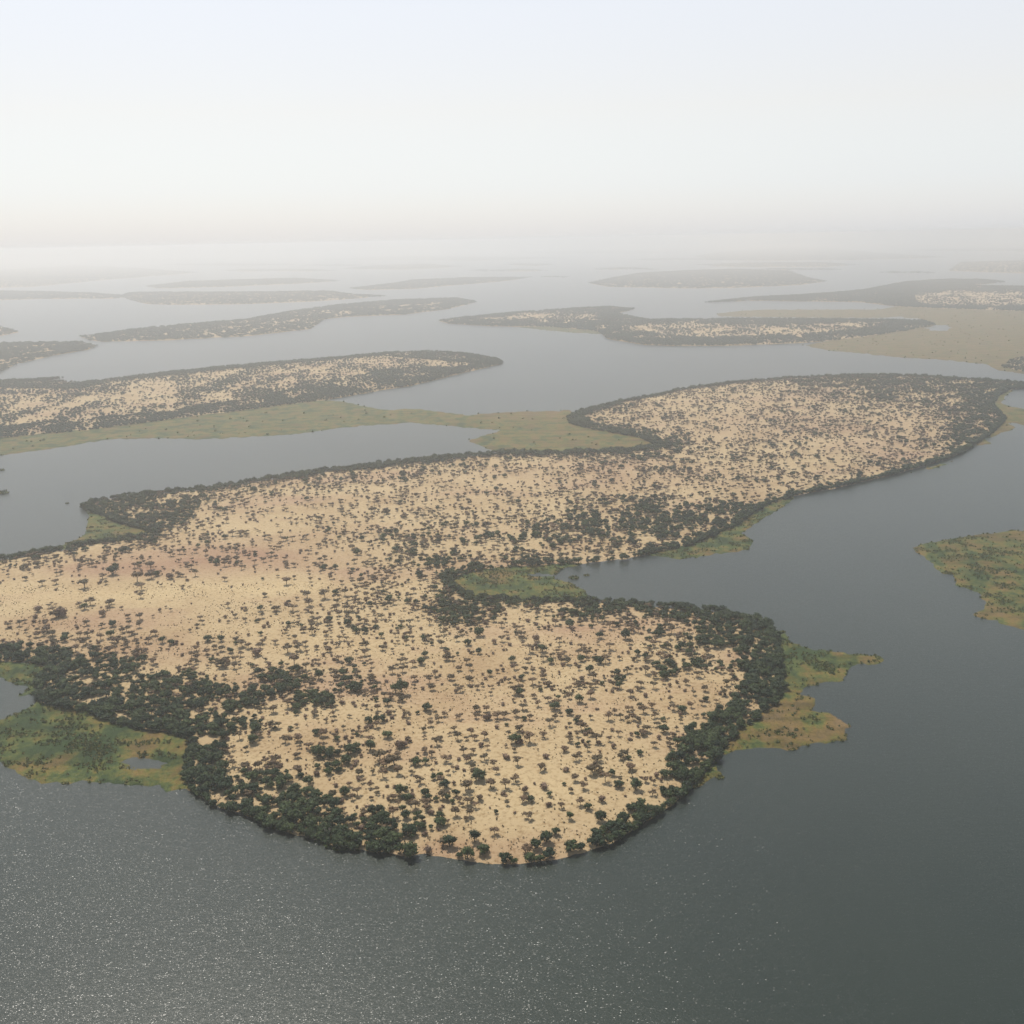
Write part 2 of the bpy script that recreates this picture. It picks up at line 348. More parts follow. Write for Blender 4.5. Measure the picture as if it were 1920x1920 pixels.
LANDS = []
def land(key, pts, name, label, hmax, sx, sy, mat=SAND, marsh=False):
    L = build_land(key, pts, hmax, sx, sy, mat, 17+len(LANDS)*3, marsh)
    o = bpy.data.objects.new(name, L['me']); L['me'].name = name; COL.objects.link(o)
    tag(o, label, kind='structure'); L['key'] = key; LANDS.append(L); return L
land('MAIN', MAIN, 'sand_island', 'large sandy island with scattered trees filling the middle of the view', 3.0, 11, 5)
land('I2', I2, 'sand_island', 'long sandy island reaching in from the left above the marsh', 3.0, 14, 3.5)
FAR = [('I3',I3,'dark wooded island cut by the left edge'),('I3B',I3B,'small island tip at the left edge'),('I4',I4,'long hazy wooded island left of centre'),
 ('I5',I5,'narrow sandy island right of centre with a dark tree rim'),('I6',I6,'pale sandy island at the far right edge'),('I6B',I6B,'island tip with trees at the right edge'),
 ('I7',I7,'hazy island in the far right half'),('I8',I8,'faint long island near the right horizon'),('I8B',I8B,'faint thin island below the long one'),
 ('I9',I9,'hazy island at the right edge near the horizon'),('I9B',I9B,'very faint island at the right edge'),('I10',I10,'hazy island tapering both ways at centre'),
 ('I11',I11,'flat hazy island left of centre'),('I12',I12,'hazy island low at the left edge'),('I13',I13,'thin hazy island above the flat one'),
 ('I14',I14,'faint broad island at far left'),('I15',I15,'faint small island near centre'),('I16',I16,'tiny faint islet near centre'),('I17',I17,'faint long island below the horizon'),
 ('I18',I18,'faint far shore on the right'),('I19',I19,'faint islet at far left'),('I20',I20,'last land before the right horizon'),('I21',I21,'last faint island before the horizon at centre')]
def streak(a, b, w, h, sd):
    r = random.Random(sd); up = [(a+w*t, b-h*math.sin(math.pi*t)**.7*r.uniform(.35, 1)) for t in (0, .12, .28, .45, .6, .78, .9)]
    return up+[(a+w, b)]+[(a+w*t, b+h*.35*r.uniform(.3, 1)) for t in (.85, .6, .4, .15)]
for k_, (a, b, w, h) in enumerate([(-60,522,260,7),(420,508,210,5),(880,508,150,4),(1110,505,130,4),(1180,487,240,5),(960,474,330,5),(1420,506,160,4),(1640,512,120,4),(300,497,260,5),(700,484,180,4),(1700,470,260,5),
        (60,478,260,5),(1250,456,420,5),(1560,450,420,5),(850,462,320,4),(560,498,120,3),(1010,520,60,2)]):
    FAR.append(('S%02d' % k_, streak(a, b, w, h, k_), 'faint streak of land in the haze below the horizon'))
for key, pts, lab in FAR: land(key, pts, 'distant_island', lab, 3.0, 16, 2.6)
for key, pts in MARSHES.items():
    labs = {'M1A':'green marsh above the inlet at the left edge','M1B':'green and ochre marsh with a pond at lower left','M2':'ochre and green reed marsh off the island east shore','M2B':'small green marsh under the dark belt at the right shore',
     'M3':'green and orange marsh island at the right edge','M4':'green marsh at the mouth of the cove','M5':'bright green marsh at the head of the cove','M6':'small green marsh behind the left peninsula',
     'M7':'long olive marsh between the two sandy islands','M8':'brown marsh around the lagoon at the right edge','M8B':'thin marsh strip on the right shore','M9':'broad brown marsh at the upper right','M11':'thin green fringe under the trees of the near shore','M10':'thin olive marsh strip under the narrow island'}
    near = np.array(pts)[:, 1].mean() > 900
    land(key, pts, 'marsh', labs[key], 0.6, 6 if near else 9, 2.4 if near else 2.2, MARSH, True)
LD = {L['key']: L for L in LANDS}

# ------------------------------------------------------------------ plant meshes
def tube(V, F, a, b, ra, rb, n=5):
    a, b = Vector(a), Vector(b); q = (b-a).to_track_quat('Z', 'Y'); s = len(V)
    for p, r in ((a, ra), (b, rb)):
        for k in range(n):
            t = 2*math.pi*k/n; V.append(p+q @ Vector((r*math.cos(t), r*math.sin(t), 0)))
    for k in range(n): F.append((s+k, s+(k+1) % n, s+n+(k+1) % n, s+n+k))
def leafy(V, F, c, rx, ry, rz, n, size, rnd, hollow=0.45):
    for _ in range(n):
        while True:
            u = Vector((rnd.uniform(-1, 1), rnd.uniform(-1, 1), rnd.uniform(-1, 1)))
            if hollow < u.length <= 1: break
        p = Vector(c)+Vector((u.x*rx, u.y*ry, u.z*rz))
        nrm = (Vector((u.x/rx, u.y/ry, u.z/rz)).normalized()+Vector((rnd.uniform(-1, 1), rnd.uniform(-1, 1), rnd.uniform(-.3, 1)))*0.8).normalized()
        q = nrm.to_track_quat('Z', 'Y'); s = len(V); sz = size*rnd.uniform(0.6, 1.4); a0 = rnd.uniform(0, 6.28)
        k = rnd.choice((3, 4, 5))
        for i in range(k):
            a = a0+2*math.pi*i/k; V.append(p+q @ Vector((math.cos(a)*sz*rnd.uniform(.5, 1), math.sin(a)*sz*rnd.uniform(.5, 1), rnd.uniform(-.15, .15)*sz)))
        F.append(tuple(range(s, s+k)))
def core(V, F, c, rx, ry, rz, rnd):
    s = len(V); m, n = 3, 6
    V.append(Vector(c)+Vector((0, 0, rz)))
    for j in range(1, m+1):
        th = math.pi*j/(m+1)
        for i in range(n):
            ph = 2*math.pi*(i+0.5*(j % 2))/n; f = rnd.uniform(.75, 1.1)
            V.append(Vector(c)+Vector((rx*math.sin(th)*math.cos(ph)*f, ry*math.sin(th)*math.sin(ph)*f, rz*math.cos(th)*f)))
    V.append(Vector(c)-Vector((0, 0, rz))); e = len(V)-1
    for i in range(n):
        F.append((s, s+1+i, s+1+(i+1) % n)); F.append((e, s+1+(m-1)*n+(i+1) % n, s+1+(m-1)*n+i))
        for j in range(m-1):
            a = s+1+j*n+i; b = s+1+j*n+(i+1) % n; F.append((a, a+n, b+n, b))
def plant(kind, seed):
    """returns trunk (V,F) and crown (V,F), about 1 unit = 1 m, nominal crown widths: shore 7.5, thorn 5, shrub 2.6"""
    rnd = random.Random(seed); TV, TF, CV, CF = [], [], [], []
    if kind == 'shore':
        h = rnd.uniform(4.6, 6.4); nl = rnd.randint(4, 6)
        tube(TV, TF, (0, 0, -0.4), (rnd.uniform(-.3, .3), rnd.uniform(-.3, .3), h*0.45), 0.28, 0.18, 6)
        for k in range(nl):
            a = 2*math.pi*k/nl+rnd.uniform(-.5, .5); r = rnd.uniform(1.2, 2.3); z = h*rnd.uniform(.42, .72)
            c = (math.cos(a)*r, math.sin(a)*r, z); rr = rnd.uniform(1.2, 1.8)
            tube(TV, TF, (0, 0, h*0.25), (c[0]*.8, c[1]*.8, z), 0.15, 0.06, 4)
            core(CV, CF, c, rr*.8, rr*.8, rr*.62, rnd); leafy(CV, CF, c, rr*1.15, rr*1.15, rr*.95, 46, 0.42, rnd, .6)
        core(CV, CF, (0, 0, h*.62), 1.6, 1.6, h*.26, rnd); leafy(CV, CF, (0, 0, h*.72), 1.9, 1.9, h*.27, 60, 0.42, rnd, .6)
        leafy(CV, CF, (0, 0, h*.3), 2.6, 2.6, h*.22, 36, 0.4, rnd, .5)
    elif kind == 'thorn':
        h = rnd.uniform(2.9, 4.3); lean = (rnd.uniform(-.5, .5), rnd.uniform(-.5, .5)); flat = rnd.uniform(.45, .95)
        tube(TV, TF, (0, 0, -0.4), (lean[0]*.4, lean[1]*.4, h*0.42), 0.19, 0.13, 5)
        nl = rnd.randint(3, 5)
        for k in range(nl):
            a = 2*math.pi*k/nl+rnd.uniform(-.6, .6); r = rnd.uniform(.6, 1.6); z = h*rnd.uniform(.68, .9)
            c = (lean[0]+math.cos(a)*r, lean[1]+math.sin(a)*r, z); rr = rnd.uniform(1.0, 1.45)
            tube(TV, TF, (lean[0]*.4, lean[1]*.4, h*0.4), c, 0.1, 0.04, 4)
            core(CV, CF, c, rr*.85, rr*.85, rr*.5*flat, rnd); leafy(CV, CF, c, rr*1.2, rr*1.2, rr*.75*flat, 44, 0.32, rnd, .5)
    elif kind == 'shrub':
        h = rnd.uniform(1.3, 2.1)
        for k in range(5):
            a = 2*math.pi*k/5+rnd.uniform(-.5, .5)
            tube(TV, TF, (0, 0, -0.2), (math.cos(a)*.8, math.sin(a)*.8, h*.7), 0.05, 0.02, 3)
        for k in range(rnd.randint(2, 3)):
            c = (rnd.uniform(-.6, .6), rnd.uniform(-.6, .6), h*rnd.uniform(.4, .6))
            core(CV, CF, c, .7, .7, h*.34, rnd); leafy(CV, CF, c, 1.0, 1.0, h*.46, 40, 0.24, rnd, .4)
    elif kind == 'bare':
        h = 3.2
        tube(TV, TF, (0, 0, -.3), (.3, 0, h*.45), .2, .14, 6)
        for k in range(6):
            a = rnd.uniform(0, 6.28); e = Vector((.3+math.cos(a)*rnd.uniform(.6, 1.4), math.sin(a)*rnd.uniform(.6, 1.2), h*rnd.uniform(.75, 1.1)))
            s = Vector((.3, 0, h*rnd.uniform(.35, .45))); tube(TV, TF, s, e, .10, .04, 4)
            for _ in range(2): tube(TV, TF, s.lerp(e, .6), e+Vector((rnd.uniform(-.5, .5), rnd.uniform(-.5, .5), rnd.uniform(0, .5))), .05, .02, 3)
    elif kind == 'reed':
        for k in range(26):
            a = rnd.uniform(0, 6.28); r = rnd.uniform(0, .9)**.7; b = Vector((math.cos(a)*r, math.sin(a)*r, -.1)); s = len(CV)
            t = b+Vector((rnd.uniform(-.35, .35), rnd.uniform(-.35, .35), rnd.uniform(.6, 1.1))); w = Vector((-math.sin(a), math.cos(a), 0))*.16
            CV += [b-w, b+w, t+w*.5, t-w*.5]; CF.append((s, s+1, s+2, s+3))
        core(CV, CF, (0, 0, .15), .8, .8, .38, rnd)
    elif kind == 'tuft':
        for k in range(8):
            a = rnd.uniform(0, 6.28); b = Vector((math.cos(a)*.15, math.sin(a)*.15, -.05)); s = len(CV)
            t = b+Vector((math.cos(a)*.3, math.sin(a)*.3, rnd.uniform(.3, .55))); w = Vector((-math.sin(a), math.cos(a), 0))*.14
            CV += [b-w, b+w, t+w*.6, t-w*.6]; CF.append((s, s+1, s+2, s+3))
    return (TV, TF), (CV, CF)
LEAF = {'shore': LEAF_SHORE, 'thorn': LEAF_THORN, 'shrub': LEAF_DRY, 'reed': LEAF_REED, 'tuft': LEAF_TUFT}
NVAR = 10
PARTS = {}
def joined(kind, t, c):
    TV, TF = t; CV, CF = c; o = len(TV)
    return mesh_from(kind+'_plant', TV+CV, TF+[tuple(i+o for i in f) for f in CF], [BARK, LEAF[kind]], [0]*len(TF)+[1]*len(CF))
SRC = {}
for kind, nv in (('shore', NVAR), ('thorn', NVAR), ('shrub', NVAR), ('reed', 5), ('tuft', 5)):
    coll = bpy.data.collections.new(kind+'_sources'); SRC[kind] = coll
    for v in range(nv):
        t, c = plant(kind, 100*v+len(kind))
        PARTS[kind, v] = (mesh_from(kind+'_trunk', *t, [BARK]) if t[0] else None, mesh_from(kind+'_crown', *c, [LEAF[kind]]))
        ob = bpy.data.objects.new('%s_source_%02d' % (kind, v), joined(kind, t, c)); coll.objects.link(ob)
# groves for the far islands: several trees in one source
coll = bpy.data.collections.new('grove_sources'); SRC['grove'] = coll
for v in range(6):
    rnd = random.Random(v+900); V, F, MI = [], [], []
    for k in range(7):
        t, c = plant('shore' if rnd.random() < .5 else 'thorn', v*10+k)
        a = rnd.uniform(0, 6.28); r = rnd.uniform(0, 8); s = rnd.uniform(.8, 1.2); o = len(V)
        V += [Vector((p[0]*s+math.cos(a)*r, p[1]*s+math.sin(a)*r, p[2]*s)) for p in c[0]]
        F += [tuple(i+o for i in f) for f in c[1]]
    ob = bpy.data.objects.new('grove_source_%02d' % v, mesh_from('grove', V, F, [LEAF_SHORE])); coll.objects.link(ob)

def gn_scatter(name, coll, x, y, z, scl, rot, pid, label, cat='vegetation'):
    if len(x) == 0: return
    me = bpy.data.meshes.new(name); me.vertices.add(len(x))
    me.vertices.foreach_set('co', np.stack([x, y, z], -1).astype(np.float32).ravel())
    for n_, arr, ty in (('scl', scl, 'FLOAT'), ('rot', rot, 'FLOAT'), ('pid', pid, 'INT')):
        at = me.attributes.new(n_, ty, 'POINT'); at.data.foreach_set('value', np.asarray(arr).astype(np.float32 if ty == 'FLOAT' else np.int32))
    o = bpy.data.objects.new(name, me); COL.objects.link(o); tag(o, label, cat, kind='stuff')
    g = bpy.data.node_groups.new(name, 'GeometryNodeTree')
    g.interface.new_socket('Geometry', in_out='INPUT', socket_type='NodeSocketGeometry')
    g.interface.new_socket('Geometry', in_out='OUTPUT', socket_type='NodeSocketGeometry')
    gi = g.nodes.new('NodeGroupInput'); go = g.nodes.new('NodeGroupOutput')
    ci = g.nodes.new('GeometryNodeCollectionInfo'); ci.inputs['Collection'].default_value = coll
    ci.inputs['Separate Children'].default_value = True; ci.inputs['Reset Children'].default_value = True
    ip = g.nodes.new('GeometryNodeInstanceOnPoints'); ip.inputs['Pick Instance'].default_value = True
    def at(n_, ty):
        a = g.nodes.new('GeometryNodeInputNamedAttribute'); a.data_type = ty; a.inputs['Name'].default_value = n_
        return next(s for s in a.outputs if s.enabled and s.name == 'Attribute')
    cx = g.nodes.new('ShaderNodeCombineXYZ'); g.links.new(at('rot', 'FLOAT'), cx.inputs['Z'])
    cs = g.nodes.new('ShaderNodeCombineXYZ'); s_ = at('scl', 'FLOAT')
    for k in 'XYZ': g.links.new(s_, cs.inputs[k])
    g.links.new(gi.outputs[0], ip.inputs['Points']); g.links.new(ci.outputs[0], ip.inputs['Instance'])
    g.links.new(at('pid', 'INT'), ip.inputs['Instance Index']); g.links.new(cx.outputs[0], ip.inputs['Rotation'])
    g.links.new(cs.outputs[0], ip.inputs['Scale']); g.links.new(ip.outputs[0], go.inputs[0])
    m = o.modifiers.new('scatter', 'NODES'); m.node_group = g
    return o

# ------------------------------------------------------------------ how thickly the ground is grown over (surveyed, 0 bare .. 9 closed)
ROWS = {   # y: (first column x centre, digits every 80 px)
 720: (1080, '65556778889'), 760: (1080, '65444556678'), 800: (1080, '66544555479'), 840: (840, '988878555445889'),
 880: (680, '66654556555446889'), 920: (200, '9987544433344445667889'), 960: (200, '9983334444567878999'), 1000: (200, '994333455678989999'),
 1040: (40, '7654343346765434578'), 1080: (40, '323344234589999999'), 1120: (40, '0110000344788877899'),
 1160: (40, '222012344585577788999'), 1200: (40, '343222334422222579999'), 1240: (40, '976443334453445668999'),
 1280: (40, '9988756653334556546999'), 1320: (40, '999989986333333335999'), 1360: (40, '99999844543333222699'),
 1400: (40, '9999944553222333999999'), 1440: (40, '99998546653212333799'), 1480: (40, '9999987457422224699'),
 1520: (40, '99999986565211235999'), 1560: (40, '999999988942113599'), 1600: (40, '99999999986424599'), 1640: (40, '99999999976547999')}
ys = np.array(sorted(ROWS)); xs = np.arange(40, 1921, 80)
G = np.zeros((len(ys), len(xs)))
for j, yy in enumerate(ys):
    x0, s = ROWS[yy]; i0 = (x0-40)//80; row = [int(s[0])]*i0+[int(c) for c in s]; row = (row+[row[-1]]*40)[:len(xs)]; G[j] = row
def grid_cover(px, py):
    fx = np.clip((px-40)/80, 0, len(xs)-1.001); fy = np.clip((py-ys[0])/40, 0, len(ys)-1.001)
    i = fx.astype(int); j = fy.astype(int); fx -= i; fy -= j
    return (G[j, i]*(1-fx)+G[j, i+1]*fx)*(1-fy)+(G[j+1, i]*(1-fx)+G[j+1, i+1]*fx)*fy
def belt_width(px, py):
    """metres of closed shore wood on the big island"""
    w = np.full(px.shape, 9.0)
    w = np.where((px > 1240) & (py > 1150) & (py < 1500), 24, w)
    w = np.where((px > 1100) & (py > 1480), 12, w)
    w = np.where((px < 780) & (py > 1380), 12, w)
    w = np.where((px < 420) & (py > 1220), 22, w)
    w = np.where((py < 900) & (px < 1250) & (px > 150), 26, w)
    w = np.where((px > 780) & (px < 1110) & (py > 1560), 0, w)
    w = np.where((px < 300) & (py > 1000) & (py < 1100), 8, w)
    w = np.where((px > 900) & (px < 1200) & (py > 1030) & (py < 1075), 3, w)
    w = np.where((py < 760) & (px > 1000), 12, w)
    w = np.where((py < 960) & (px > 1240) & (py > 745), 7, w)
    return w

# (px, py of the foot, crown width in px, kind)  kind: d dark round, t thorn, g grey-brown shrub, b bare
MARK = [(837,1441,18,'t'),(883,1438,15,'t'),(875,1442,14,'t'),(909,1438,16,'t'),(948,1436,17,'g'),(971,1446,15,'t'),(927,1450,13,'t'),(931,1461,11,'t'),(885,1453,12,'t'),(850,1457,9,'t'),
 (811,1461,9,'t'),(841,1464,9,'t'),(898,1475,29,'d'),(834,1489,22,'d'),(920,1488,19,'t'),(948,1490,19,'t'),(986,1499,18,'g'),(1023,1490,22,'g'),(1031,1504,13,'d'),(980,1516,18,'t'),(995,1514,18,'d'),
 (900,1512,12,'t'),(862,1514,12,'t'),(1058,1483,9,'d'),(1058,1456,17,'g'),(1025,1433,16,'g'),(1080,1436,17,'t'),(1059,1422,15,'t'),(1083,1411,12,'d'),(966,1405,24,'d'),(972,1405,20,'g'),(994,1404,20,'t'),
 (859,1399,14,'t'),(875,1400,9,'t'),(890,1400,12,'t'),(827,1401,11,'t'),(884,1390,14,'t'),(853,1383,13,'t'),(948,1414,7,'t'),(950,1373,9,'d'),(915,1362,20,'g'),(933,1360,20,'t'),(945,1358,16,'t'),
 (861,1360,15,'t'),(834,1355,12,'t'),(983,1362,12,'d'),(993,1361,12,'t'),(1041,1362,12,'t'),(1080,1367,13,'d'),(1068,1350,17,'d'),(1040,1341,22,'d'),(980,1341,16,'t'),(1047,1322,11,'d'),(1086,1327,20,'d'),
 (1245,1381,22,'d'),(1243,1360,12,'d'),(1200,1424,14,'d'),(1192,1488,25,'d'),(1160,1485,20,'d'),(1095,1490,16,'t'),(1147,1464,16,'d'),(1127,1512,20,'g'),(1127,1545,24,'d'),(1068,1545,17,'d'),(1103,1526,18,'d'),
 (1088,1520,15,'t'),(990,1545,18,'t'),(930,1536,10,'d'),(880,1540,14,'t'),(855,1539,17,'t'),(808,1536,15,'g'),(737,1541,19,'t'),(780,1526,20,'t'),(900,1513,12,'t'),(840,1554,10,'t'),(927,1573,17,'t'),
 (797,1572,14,'g'),(890,1585,25,'d'),(843,1593,30,'d'),(830,1592,20,'t'),(877,1614,28,'d'),(907,1606,26,'d'),(862,1611,16,'d'),(948,1621,26,'d'),(964,1623,16,'d'),(993,1619,26,'d'),(1030,1613,30,'d'),(1012,1620,22,'d'),(1025,1585,28,'d'),
 (1042,1572,18,'d'),(1005,1597,24,'d'),(1070,1600,30,'d'),(1088,1598,20,'d'),(1118,1589,34,'d'),(1153,1577,24,'d'),(1170,1547,26,'d'),(770,1610,36,'d'),(750,1604,24,'d'),(807,1601,22,'g'),(773,1464,12,'t'),(798,1444,16,'d'),(810,1430,12,'t'),
 (747,1414,24,'g'),(757,1412,18,'g'),(695,1418,24,'d'),(713,1438,26,'t'),(740,1446,28,'t'),(727,1395,22,'d'),(800,1343,20,'d'),(727,1334,18,'d'),(753,1312,30,'d'),(742,1310,20,'d'),(878,1218,16,'d'),(810,1218,9,'d'),
 (925,1215,15,'g'),(977,1202,17,'t'),(1003,1210,20,'g'),(1072,1189,18,'g'),(1173,1206,22,'d'),(1195,1237,15,'d'),(1143,1227,15,'t'),(898,1200,24,'d'),(857,1210,11,'t'),(832,1198,12,'t'),(838,1231,11,'d'),
 (993,1232,16,'t'),(1017,1231,20,'d'),(960,1250,15,'d'),(990,1250,14,'t'),(918,1277,14,'d'),(883,1286,9,'t'),(855,1302,12,'t'),(415,1231,14,'t'),(415,1213,16,'d'),(433,1234,14,'d'),(480,1239,28,'g'),
 (455,1222,18,'t'),(442,1249,14,'t'),(552,1256,20,'t'),(540,1233,18,'t'),(563,1229,16,'t'),(573,1219,12,'t'),(517,1217,12,'t'),(100,1201,17,'t'),(68,1202,13,'t'),(72,1156,24,'g'),(67,1168,16,'g'),
 (115,1165,30,'g'),(108,1168,22,'t'),(170,1144,21,'t'),(150,1147,15,'t'),(205,1147,20,'t'),(195,1165,22,'g'),(242,1168,12,'t'),(263,1171,17,'t'),(287,1168,8,'t'),(267,1116,15,'t'),(265,1131,14,'t'),
 (160,1112,26,'t'),(80,1107,16,'t'),(107,1104,16,'t'),(213,1086,30,'d'),(193,1094,17,'t'),(283,1076,20,'t'),(285,1094,20,'t'),(323,1095,24,'g'),(367,1089,14,'t'),(258,1101,24,'t'),(497,1129,12,'t'),
 (577,1132,20,'t'),(610,1131,22,'t'),(538,1105,19,'t'),(520,1155,18,'t'),(550,1155,20,'t'),(580,1146,20,'t'),(163,1182,14,'t'),(192,1187,14,'t'),(243,1182,12,'t')]

# ------------------------------------------------------------------ gather every plant
plants = []   # dict arrays
def add_pts(kind, x, y, z, scl, src):
    plants.append((kind, x, y, z, scl, src))
def jitter_points(L, cell, marg=3):
    """jittered world grid inside the land and inside what the camera could see"""
    px = L['px']; m = (px[:, 0] > -420) & (px[:, 0] < 2360)
    q = L['poly'][m] if m.any() else L['poly']
    x0, y0 = q.min(0); x1, y1 = q.max(0)
    gx, gy = np.meshgrid(np.arange(x0, x1, cell), np.arange(y0, y1, cell))
    gx = gx.ravel()+rng.uniform(-.48, .48, gx.size)*cell; gy = gy.ravel()+rng.uniform(-.48, .48, gy.size)*cell
    px, py = project(gx, gy); k = (px > -330) & (px < 2250)
    gx, gy = gx[k], gy[k]; k = inside(L['poly'], gx, gy)
    return gx[k], gy[k]

def depth_of(px, py):
    x, y = unproject(px, py); v = np.stack([x, y, np.full_like(x, -H)], -1) @ RM
    return -v[..., 2]

NOM = {'shore': 6.6, 'thorn': 4.9, 'shrub': 2.6}
mk = np.array([(a, b, w) for a, b, w, _ in MARK], float)
mx, my = unproject(mk[:, 0], mk[:, 1]-3); mdep = depth_of(mk[:, 0], mk[:, 1]); mw = mk[:, 2]/FPX*mdep

L = LD['MAIN']
gx, gy = jitter_points(L, 3.6)
px, py = project(gx, gy); d = edge_dist(L['poly'], gx, gy)
v = grid_cover(px+rng.normal(0, 12, len(px)), py+rng.normal(0, 5, len(px)))
cl = fbm(gx/22, gy/22, 3, 4)                       # clumping
cov = np.interp(v, [0, 1, 2, 3, 4, 5, 6, 7, 8, 9], [0.0, .04, .11, .21, .34, .50, .68, .88, 1.05, 1.25])
thick = np.clip((v-6.3)/1.5, 0, 1)
cov = (cov*np.clip(0.1+3.0*(cl-0.24), 0.04, 2.4)*(1-thick)+thick*np.clip(6*(cl-.27), .35, 1.5))*np.interp(py, [700, 1000, 1100, 1180], [.75, .85, 1, 1.25])
bw = belt_width(px, py); jag = 0.6+0.9*fbm(gx/16, gy/16, 9, 3)
belt = d < bw*jag
gap = fbm(gx/11, gy/11, 55, 3); cov = np.where(belt, np.clip(5.0*(gap-.22), .3, 1.5), cov)
cov = np.where((px > 780) & (px < 1110) & (py > 1560), 0.02, cov)
keep = rng.random(len(gx)) < cov*0.62
# leave room around the trees placed one by one
for a, b, w in zip(mx, my, mw):
    keep &= ~(((gx-a)**2+(gy-b)**2) < (w*0.5+2.2)**2)
gx, gy, px, py, v, belt, cov, d = [a[keep] for a in (gx, gy, px, py, v, belt, cov, d)]
u = rng.random(len(gx)); big = fbm(gx/60, gy/60, 21, 3)
dark = belt | (u < np.interp(cov, [0, .3, .7, 1.1], [.03, .07, .34, .95]))
kind = np.where(dark, 0, np.where(rng.random(len(gx)) < 0.55, 1, 2))
size = np.where(kind == 0, np.where(belt, 4.0+5.4*rng.random(len(gx))**1.6, 3.2+4.8*rng.random(len(gx))**1.6), np.where(kind == 1, 3.1+3.9*rng.random(len(gx))**1.3, rng.uniform(1.6, 4.4, len(gx))))
for k, nm in enumerate(('shore', 'thorn', 'shrub')):
    m = kind == k
    if nm == 'shore':                               # crowns do not all fit: thin the closed wood a little
        m &= rng.random(len(gx)) < np.where(belt, 0.8, 0.7)
    add_pts(nm, gx[m], gy[m], height(L, gx[m], gy[m]), size[m]/NOM[nm], 'MAIN')

# the outermost row leans over the water
P0 = L['poly']; P1 = np.roll(P0, -1, 0); sx_, sy_ = [], []
for a, b in zip(P0, P1):
    ln = np.hypot(*(b-a)); n = int(ln/4.6+rng.random())
    nx, ny = -(b-a)[1]/ln, (b-a)[0]/ln
    for _ in range(n):
        q = a+(b-a)*rng.random(); o_ = rng.uniform(.2, 2.6); p1 = q+np.array([nx, ny])*o_
        sx_.append((q, np.array([nx, ny])*o_))
q = np.array([a for a, b in sx_]); o_ = np.array([b for a, b in sx_])
ins = inside(L['poly'], q[:, 0]+o_[:, 0], q[:, 1]+o_[:, 1]); q = q+np.where(ins[:, None], o_, -o_)
px, py = project(q[:, 0], q[:, 1]); k = (px > -330) & (px < 2250) & (belt_width(px, py) > 4) & inside(L['poly'], q[:, 0], q[:, 1]); q = q[k]
add_pts('shore', q[:, 0], q[:, 1], height(L, q[:, 0], q[:, 1]), rng.uniform(3.6, 7.5, len(q))/NOM['shore'], 'MAIN')

# trees placed one by one
fixed = []
KM = {'d': 'shore', 't': 'thorn', 'g': 'shrub'}
mz = height(L, mx, my)
for i, (a, b, w, k) in enumerate(MARK):
    nm = KM[k]; fixed.append((nm, mx[i], my[i], mz[i], mw[i]/NOM[nm]*((1.2 if k == 't' else 1.02)*(0.85 if mk[i, 1] < 1190 else 1))))

# upper-left island and the far ones
def spread(key, cell, coverf, size=1.0, grove=False):
    L = LD[key]; gx, gy = jitter_points(L, cell)
    px, py = project(gx, gy); d = edge_dist(L['poly'], gx, gy)
    cov = coverf(px, py, d*(0.4+1.3*fbm(gx/70, gy/70, 61, 3)))
    cl = fbm(gx/45, gy/90, 8, 4); cov = np.where(cov > .6, cov*np.clip(3.2*(cl-.18), .45, 1.2), cov*np.clip(4*(cl-.24), .2, 2.2))
    k = rng.random(len(gx)) < cov
    gx, gy, px, py, cov = gx[k], gy[k], px[k], py[k], cov[k]
    z = height(L, gx, gy)
    if grove:
        add_pts('grove', gx, gy, z, rng.uniform(.8, 1.25, len(gx)), key); return
    kd = np.where(rng.random(len(gx)) < np.clip(cov*1.3, .1, .9), 0, np.where(rng.random(len(gx)) < .6, 1, 2))
    for kk, nm in enumerate(('shore', 'thorn', 'shrub')):
        m = kd == kk; add_pts(nm, gx[m], gy[m], z[m], size*rng.uniform(.7, 1.25, m.sum())*(0.85, 1, 1.2)[kk], key)
def cov_i2(px, py, d):
    c = 0.25+0.0*px
    c = np.where(d < 24, 0.9, c)
    low = np.interp(px, [0, 300, 600, 740, 850, 945], [815, 788, 745, 722, 700, 683])
    c = np.where(py > low-np.interp(px, [0, 300, 480, 620, 740, 850], [11, 12, 14, 24, 30, 8]), 0.85, c)
    top = np.interp(px, [0, 150, 400, 700, 945], [714, 718, 690, 662, 682])
    c = np.where(py < top+np.interp(px, [0, 120, 260], [16, 16, 7]), 0.9, c)
    return c
spread('I2', 4.8, cov_i2)
def cov_poly(polys, belt, inner, outer):
    polys = [np.array(p, float) for p in polys]
    def f(px, py, d):
        c = np.full(px.shape, outer)
        jx = px+rng.normal(0, 6, len(px)); jy = py+rng.normal(0, 1.2, len(px))
        for p in polys: c = np.where(inside(p, jx, jy), inner, c)
        return np.where(d < belt, outer, c)
    return f
spread('I6B', 6, cov_poly([], 20, .5, .7))
S5 = [[(890,598),(1000,590),(1110,588),(1125,601),(1000,605),(900,603)],[(1170,612),(1300,609),(1480,611),(1640,607),(1662,612),(1600,622),(1500,630),(1330,636),(1230,630)]]
spread('I5', 7.5, cov_poly(S5, 24, .24, .85), size=1.35)
S6 = [[(1700,562),(1730,551),(1800,547),(2300,552),(2300,585),(1920,576),(1740,574)]]
spread('I6', 8.5, cov_poly(S6, 14, .2, .85), size=1.5)
spread('I3', 13, cov_poly([], 20, .6, .85), grove=True)
spread('I4', 14, cov_poly([[(250,628),(480,610),(620,583),(840,567),(800,580),(620,590),(480,622)]], 40, .5, .85), grove=True)
for key in ('I3B','I7','I10','I11','I12','I13'):
    spread(key, 18, cov_poly([], 20, .6, .75), grove=True)
